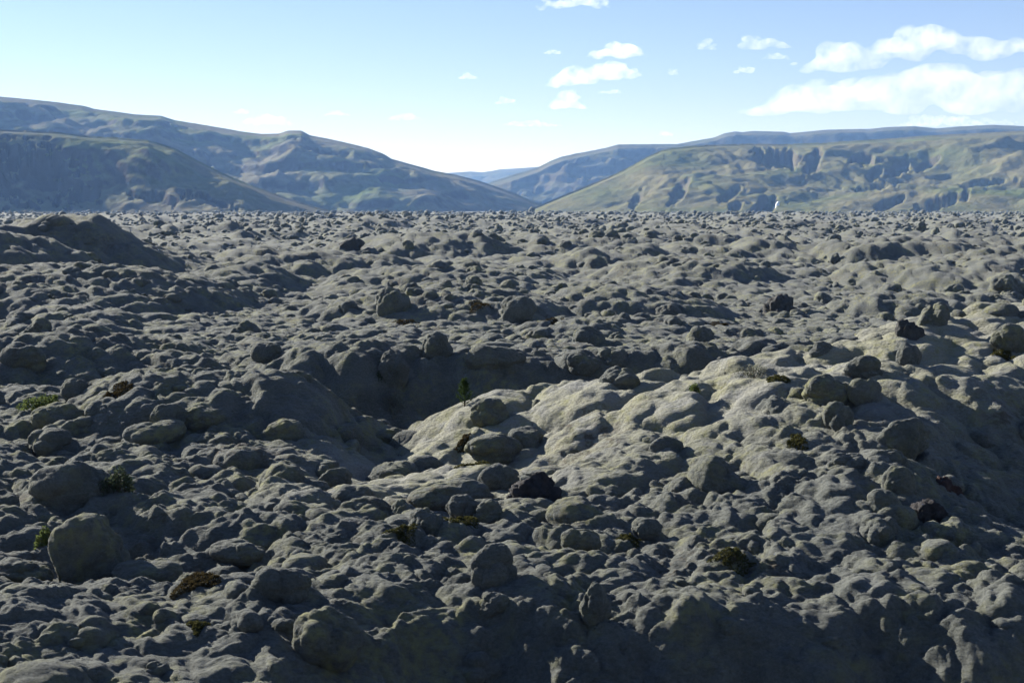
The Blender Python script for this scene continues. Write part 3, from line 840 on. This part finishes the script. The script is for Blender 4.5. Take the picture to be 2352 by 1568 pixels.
plant("heath_cushion", "heath cushion", 925, 1232, 96, 24, HEATH_OLIVE, 1100, .045, "thin heath patch below and left of the round huddled boulder", 11, hg)
plant("heath_cushion", "heath cushion", 448, 1416, 56, 32, HEATH_OLIVE, 700, .045, "small heath tuft on the sunlit left part of the near bank", 12, hg, 6)
plant("heath_cushion", "heath cushion", 930, 742, 80, 16, HEATH_BROWN, 700, .10, "flat brown heath patch below the bulky hunched boulder", 13, hg)
plant("heath_cushion", "heath cushion", 1655, 742, 90, 14, HEATH_BROWN, 700, .10, "flat brown heath streak between the blunt boulder and the jagged dark crag", 14, hg)
plant("heath_cushion", "heath cushion", 265, 910, 80, 22, HEATH_BROWN, 800, .07, "brown heath patch right of the bright green herbs", 15, hg)
plant("heath_cushion", "heath cushion", 2310, 800, 60, 18, HEATH_OLIVE, 600, .08, "olive heath tuft at the right edge of the picture under a boulder", 16, hg)
plant("shrub", "shrub", 100, 1258, 62, 48, LEAF_GREEN, 420, .075, "fresh green leafy shrub left of the biggest boulder", 21, None, 12, .8, .7, "the fresh green shrub")
plant("herb_patch", "herbs", 82, 938, 112, 44, LEAF_GREEN, 1100, .085, "bright green herbs growing over the stones at the left edge", 22, None, 10, .8, .6, "the bright green herbs")
plant("shrub", "shrub", 268, 1150, 96, 74, LEAF_DARK, 800, .075, "dark leafy shrub in the shade right of the massive shaded boulder", 23, None, 22, .9, .6, "the dark leafy shrub")
plant("shrub", "shrub", 1735, 858, 86, 44, LEAF_PALE, 420, .075, "dry twiggy shrub with pale buds in the shaded hollow", 24, None, 40, .9, .4, "the dry twiggy shrub")
plant("shrub", "shrub", 905, 942, 60, 32, LEAF_PALE, 600, .070, "pale grey willow shrub at the head of the gully", 25, None, 14, .8, .5)
plant("shrub", "shrub", 1596, 896, 34, 28, LEAF_GREEN, 300, .085, "small green shrub on the crest of the pale ridge", 26, None, 8, .9, .35)
plant("shrub", "shrub", 880, 880, 40, 36, LEAF_DARK, 350, .08, "small dark willow shrub beside the tall dark boulder", 27, None, 12, .9, .5)

def pine(u, v, h):
    x, y = hit(u, v); s = y / FPX; H = h * s
    z0 = ground1(x, y)
    root = link("pine_sapling", None, None, (x, y, z0 - 0.05), label="young green pine standing alone in the shaded hollow", category="pine")
    V, F = [], []
    for k in range(7):
        t = k / 6
        for j in range(6):
            a = j * math.pi / 3; r = 0.035 * (1 - t * 0.85) * H
            V.append((math.cos(a) * r + 0.01 * math.sin(t * 5), math.sin(a) * r, t * H))
    for k in range(6):
        for j in range(6):
            F.append((k * 6 + j, k * 6 + (j + 1) % 6, k * 6 + 6 + (j + 1) % 6, k * 6 + 6 + j))
    link("trunk", mesh_np("trunk", V, F, BARK), root)
    r = np.random.default_rng(5)
    for k in range(30):
        t = 0.10 + 0.88 * (k / 29)
        a = k * 2.4 + r.uniform(-.3, .3)
        L = H * (0.40 * (1 - t) ** 0.7 + 0.07) * r.uniform(.8, 1.15)
        d = np.array([math.cos(a), math.sin(a), 0.75 + 0.8 * t]); d /= np.linalg.norm(d)
        b = np.array([0, 0, t * H]); n = 46
        q = r.uniform(0.15, 1.05, n)
        c = b + d * (q * L)[:, None]
        nd = d + r.normal(size=(n, 3)) * 0.65; nd /= np.linalg.norm(nd, axis=1)[:, None]
        e = np.cross(nd, r.normal(size=(n, 3))); e /= np.linalg.norm(e, axis=1)[:, None]
        sz = 0.105 * H * r.uniform(.7, 1.2, n)[:, None]
        lv = np.stack([c - e * 0.012 * H, c + e * 0.012 * H, c + nd * sz + e * 0.004 * H, c + nd * sz - e * 0.004 * H], 1).reshape(-1, 3)
        stem = np.array([b + [0.006 * H, 0, 0], b - [0.006 * H, 0, 0], b + d * L, b + d * L + [0, 0, 0.004 * H]])
        lv = np.vstack([lv, stem]); f = np.arange((n + 1) * 4).reshape(-1, 4)
        link("branch", mesh_np("branch", lv, f, PINE_GREEN, False), root)
    claim(x, y, 0.5, u, v, h * .6, h)
    LAND.append((u, v - h * .5, "the young pine"))
pine(1067, 926, 62)

# ------------------------------------------------------------------ the rest of the boulders
def scatter():
    """jittered positions over the wedge in view, thinning with distance"""
    bands = [(16.5, 24, .80, .22, .48), (24, 34, .92, .34, .62), (34, 60, .95, .32, .66), (60, 110, 1.0, .30, .66), (110, 200, 1.25, .28, .62),
             (200, 350, 1.95, .30, .58), (350, 650, 3.0, .26, .50), (650, 1150, 5.8, .22, .38), (1150, 2000, 11.0, .18, .28)]
    out = []
    W = math.tan(math.radians(22.5))
    for (d0, d1, g, lo, hi) in bands:
        W = math.tan(math.radians(31 if d1 <= 60 else (22.8 if d1 < 400 else 21.6)))
        ys = np.arange(d0, d1, g); n = int(2 * W * d1 / g) + 2
        I, J = np.meshgrid(np.arange(n), np.arange(len(ys)))
        x = (I - n / 2 + rng.uniform(0, 1, I.shape)) * g; y = d0 + (J + rng.uniform(0, 1, I.shape)) * g
        x = x.ravel(); y = y.ravel()
        m = (np.abs(x) < W * y) & (y < d1)
        x = x[m]; y = y[m]
        clump = fbm(x / 9, y / 9, 3, 71)
        smooth = pale_sunlit_mask(x, y)
        p = np.clip((0.45 if d0 < 60 else 0.56) + 0.66 * clump, 0.05, 0.92) * (1 - 0.42 * smooth)
        if d0 < 24: p = p * 0.55
        if d0 >= 110: p = np.clip(p + (0.12 if d0 < 200 else 0.26), 0, .95)
        m = rng.uniform(0, 1, len(x)) < p
        x = x[m]; y = y[m]; clump = clump[m]
        u = rng.uniform(0, 1, len(x))
        r = g * (lo * .7 + (hi * 1.15 - lo * .7) * u ** 2.4) * (1 + 0.35 * np.clip(clump, -.8, .8))
        r = r * np.where(rng.uniform(0, 1, len(x)) < (0.05 if g < 1.3 else 0.015), 1.45, 1.0)
        out.append(np.stack([x, y, r], 1))
    return np.concatenate(out)

P = scatter()
px, py, pr = P[:, 0], P[:, 1], P[:, 2]
ok = np.ones(len(P), bool)
for (tx, ty, tr) in TAKEN:
    ok &= np.hypot(px - tx, py - ty) > tr * 0.95 + pr * 0.55
pz = macro(px, py)
asp = rng.uniform(0.62, 0.95, len(P)); hgt = rng.uniform(0.55, 0.95, len(P))
hgt = np.where(rng.uniform(0, 1, len(P)) < .2, hgt * 0.7, hgt) * np.where(py > 190, 1.05, 1.0)
rz = pr * hgt
cz = pz - 0.30 * sstep(400, 150, py) - 0.10 * pr + 0.06 * np.clip(pr, 0, 1) + rz * (-0.15 + 0.72 * rng.uniform(0, 1, len(P)) ** 1.7)
uu, vt = to_px(px, py, cz + rz)
_, vb = to_px(px, py, pz)
ww = pr / py * FPX
dd = np.hypot(px, py)
for (u0, u1, v0, v1, d) in RECTS:
    cover = np.clip(np.minimum(uu + ww, u1) - np.maximum(uu - ww, u0), 0, None) * np.clip(np.minimum(vb, v1) - np.maximum(vt, v0), 0, None)
    ok &= ~((dd < d - 0.05) & (cover > 0.10 * (u1 - u0) * (v1 - v0)))
px, py, pr, pz, asp, rz, cz, uu, vt, vb, ww, dd, hgt = (q[ok] for q in (px, py, pr, pz, asp, rz, cz, uu, vt, vb, ww, dd, hgt))
rot = rng.uniform(0, 2 * math.pi, len(px))
tilt = rng.uniform(-.22, .22, (len(px), 2))

# which of them show: the top must stand clear of the land before it
def top_clear(x, y, z):
    t = np.linspace(0.35, 0.985, 60)[None, :]
    X = x[:, None] * t; Y = y[:, None] * t; Z = HC + (z[:, None] - HC) * t
    G = macro(X.ravel(), Y.ravel()).reshape(X.shape)
    return (Z > G + 0.15).all(1)
clear = top_clear(px, py, cz + rz * 0.6)
vm = (vt + vb) / 2
inpic = (uu > 25) & (uu < 2327) & (vb < 1535) & clear & (dd > 19)
order = np.argsort(-np.where(inpic, ww * np.sqrt(np.clip((vb - vt) / np.maximum(ww, 1), .2, 2)), -1))
N_IND = max(0, 300 - len(NAMED) - 6)
single = order[:N_IND]
single = single[inpic[single]]

def describe(i, used):
    """tell one boulder from the others by its look and by what it lies beside"""
    best = sorted(range(len(LAND)), key=lambda q: (LAND[q][0] - uu[i]) ** 2 + (2.0 * (LAND[q][1] - vm[i])) ** 2)
    flat = (vb[i] - vt[i]) / (2 * ww[i])
    looks = ["flat", "low"] if flat < .42 else (["rounded", "stubby"] if flat < .62 else ["domed", "upright"])
    size = "small" if ww[i] < 21 else ("medium" if ww[i] < 33 else "large")
    def where(q):
        lu, lv, ph = LAND[q]
        du, dv = uu[i] - lu, vm[i] - lv
        dist = math.hypot(du, dv)
        near = "just " if dist < 75 else ("" if dist < 150 else "well ")
        if abs(du) > 2.2 * abs(dv): return near + ("left of " if du < 0 else "right of ") + ph
        if abs(dv) > 2.2 * abs(du): return near + ("above " if dv < 0 else "below ") + ph
        return near + ("above " if dv < 0 else "below ") + "and " + ("left of " if du < 0 else "right of ") + ph
    for q in best[:3]:
        for look in looks:
            t = f"{size} {look} moss boulder {where(q)}"
            if t not in used: return t
    for q in best[:2]:
        for q2 in best[1:4]:
            if q2 == q: continue
            t = f"{size} {looks[0]} moss boulder {where(q)}, nearer {LAND[q2][2]}"
            if t not in used and len(t.split()) <= 16: return t
    for n in ("second", "third", "fourth", "fifth", "sixth", "seventh"):
        for q in best[:2]:
            t = f"{n} {size} {looks[0]} moss boulder {where(q)}"
            if t not in used and len(t.split()) <= 16: return t
    return f"{size} {looks[1]} moss boulder far from {LAND[best[0]][2]}"

used = set(n[4] for n in NAMED)
for n, i in enumerate(single):
    lab = describe(i, used); used.add(lab)
    o = bpy.data.objects.new("boulder", shape(5 if n < 30 else 4, n % 17))
    COL.objects.link(o)
    o.location = (px[i], py[i], cz[i]); o.scale = (pr[i], pr[i] * asp[i], rz[i])
    o.rotation_euler = (tilt[i, 0], tilt[i, 1], rot[i])
    o["label"] = lab; o["category"] = "boulder"; o["group"] = boulder_group

rest = np.ones(len(px), bool); rest[single] = False
rest = np.nonzero(rest)[0]
def joined(idx, sub, nshape):
    V, F, base = [], [], 0
    for k in range(nshape):
        sel = idx[k::nshape]
        if not len(sel): continue
        v, f = boulder_verts(sub, 200 + k, 1.0 if sub >= 2 else 0.6)
        if sub == 1: pass
        ca, sa = np.cos(rot[sel]), np.sin(rot[sel])
        X = v[None, :, 0] * pr[sel][:, None]; Y = v[None, :, 1] * (pr * asp)[sel][:, None]; Z = v[None, :, 2] * rz[sel][:, None]
        Z = Z + X * tilt[sel, 0][:, None] + Y * tilt[sel, 1][:, None]
        W = np.stack([X * ca[:, None] - Y * sa[:, None] + px[sel][:, None], X * sa[:, None] + Y * ca[:, None] + py[sel][:, None], Z + cz[sel][:, None]], -1)
        n = len(v)
        V.append(W.reshape(-1, 3)); F.append((f[None] + (np.arange(len(sel)) * n)[:, None, None] + base).reshape(-1, 3)); base += n * len(sel)
    return np.concatenate(V), np.concatenate(F)
LOD = [(0, 27, 4), (27, 62, 3), (62, 125, 2), (125, 5000, 1)]
aside = np.abs(px / py) > 0.385          # beyond the edges of the picture: simpler
parts = [joined(rest[(dd[rest] >= a) & (dd[rest] < b) & ~aside[rest]], lv, 14) for a, b, lv in LOD] + [joined(rest[aside[rest] & (dd[rest] < 30)], 2, 14), joined(rest[aside[rest] & (dd[rest] >= 30)], 1, 14)]
V, F, b = [], [], 0
for v, f in parts:
    V.append(v); F.append(f + b); b += len(v)
link("moss_boulders", mesh_np("moss_boulders", np.concatenate(V), np.concatenate(F), MOSS), kind="stuff", label="countless smaller moss covered lava boulders spread over the whole field")

# ------------------------------------------------------------------ clouds, far beyond the hills
def cloud_material(name, density, size):
    """white mist, thick in the middle and torn towards the edges"""
    m, nt, out = new_mat(name); k = NT(nt)
    tc = k.n("ShaderNodeTexCoord").outputs["Object"]
    f = k.noise(tc, 1.5 / size, 6, 0.68, 0.2)
    r = k.n("ShaderNodeMapRange"); r.inputs["From Min"].default_value = 0.40; r.inputs["From Max"].default_value = 0.72
    k.link(f, r.inputs["Value"])
    p = k.n("ShaderNodeVolumeScatter"); p.inputs["Color"].default_value = (1, 1, 1, 1); p.inputs["Anisotropy"].default_value = 0.2
    k.link(k.math('MULTIPLY', r.outputs[0], density), p.inputs["Density"])
    k.link(p.outputs[0], out.inputs["Volume"]); return m

CLOUD_D = 15500.0
def cloud(u, v, w, h, tau, label, seed, slope=0.0):
    r = np.random.default_rng(seed)
    s = CLOUD_D / FPX
    W, H = w * s, h * s
    n = int(np.clip(9 * W / H, 10, 70))
    V, F, b = [], [], 0
    bv, bf = ICO[3]
    for i in range(n):
        t = (i + r.uniform(-.4, .4)) / (n - 1) * 2 - 1; t = min(1, max(-1, t))
        env = (1 - abs(t) ** 2.2) * (0.55 + 0.45 * float(vn3(np.array([[t * 3.1 + seed, 0.5, 0.5]]), seed)[0]) + .1)
        env = max(env, 0.10)
        R = H * 0.50 * env * r.uniform(.5, 1.1)
        c = np.array([t * W * 0.5 * r.uniform(.92, 1.0), r.uniform(-.35, .35) * H * 1.4, -0.45 * H + R * 0.55 + r.uniform(0, 1.0) ** 1.3 * env * (H * 1.15 - R) + slope * t * W * .5])
        p = bv + seed + i * 1.7
        q = 1 + 0.30 * vn3(p * 1.4, seed) + 0.22 * vn3(p * 3.2, seed + 1) + 0.12 * vn3(p * 7, seed + 2)
        k = bv * q[:, None] * R * np.array([1.5, 1.3, 0.85]) 
        k[:, 2] = np.where(k[:, 2] < 0, k[:, 2] * 0.55, k[:, 2])
        V.append(k + c); F.append(bf + b); b += len(bv)
    me = mesh_np("cloud", np.concatenate(V), np.concatenate(F), None)
    tmp = bpy.data.objects.new("cloud", me); COL.objects.link(tmp)
    md = tmp.modifiers.new("union", 'REMESH'); md.mode = 'VOXEL'; md.voxel_size = H / (8 if w < 300 else 9)
    dg = bpy.context.evaluated_depsgraph_get()
    me2 = bpy.data.meshes.new_from_object(tmp.evaluated_get(dg))
    bpy.data.objects.remove(tmp)
    me2.materials.clear(); me2.materials.append(cloud_material("cloud", 0.38 * tau / H, H * (1.0 if w < 300 else 0.6)))
    rx, ry, rz = ray(u, v); hyp = math.hypot(rx, ry)
    o = link("cloud", me2, None, (rx / hyp * CLOUD_D, ry / hyp * CLOUD_D, HC + rz / hyp * CLOUD_D), label=label, category="cloud")
    o.rotation_euler = (0, 0, -math.atan2(rx, ry))

cloud(2120, 108, 660, 96, 3.2, "long upper cloud bank at the top right, rising to a small tower", 3, 0.05)
cloud(2070, 206, 800, 140, 3.2, "largest and lowest big cloud bank on the right, above the plateau", 4)
cloud(2190, 278, 340, 30, 1.4, "thin low cloud streak lying on the skyline of the right plateau", 5)
cloud(1410, 117, 172, 44, 3.0, "compact white lens-shaped cloud high above the valley gap", 6)
cloud(1362, 172, 256, 46, 2.6, "long ragged white cloud directly under the lens-shaped cloud", 7, 0.12)
cloud(1302, 235, 116, 38, 2.2, "small puffy cloud below the long ragged cloud", 8)
cloud(1315, 4, 200, 42, 2.4, "white cloud cut by the upper edge of the picture", 9)
cloud(1268, 118, 52, 18, 1.6, "little cloud scrap just left of the lens-shaped cloud", 10)
cloud(1160, 231, 62, 22, 1.2, "faint little cloud left of the small puffy cloud", 11)
cloud(1074, 174, 50, 20, 1.3, "lone faint puff left of the long ragged cloud", 12)
cloud(1760, 98, 152, 38, 1.6, "ragged small cloud left of the long upper cloud bank", 13)
cloud(1626, 105, 54, 26, 1.2, "faint puff farther left beside the ragged small cloud", 14)
cloud(1783, 130, 74, 20, 1.3, "flat cloud scrap under the ragged small cloud", 15)
cloud(1706, 160, 58, 22, 1.6, "small round cloud at the upper left end of the largest bank", 16)
cloud(1531, 306, 38, 18, 1.4, "tiny cloud just above the skyline left of the far plateau", 17)
cloud(612, 276, 150, 28, 1.1, "pale low cloud above the long left hill", 18)
cloud(553, 256, 48, 14, 0.9, "tiny pale cloud over the pale low cloud", 19)
cloud(772, 261, 74, 14, 0.9, "pale thin cloud right above the left hill's knoll", 20)
cloud(930, 269, 104, 18, 0.9, "pale thin cloud over the falling end of the left hill", 21)
cloud(1222, 285, 170, 16, 0.9, "long pale streak of cloud above the valley gap", 22)
cloud(1404, 211, 74, 12, 0.9, "thin cloud wisp right of the small puffy cloud", 23)
cloud(1546, 165, 26, 20, 1.0, "tiny upright cloud wisp right of the long ragged cloud", 24)
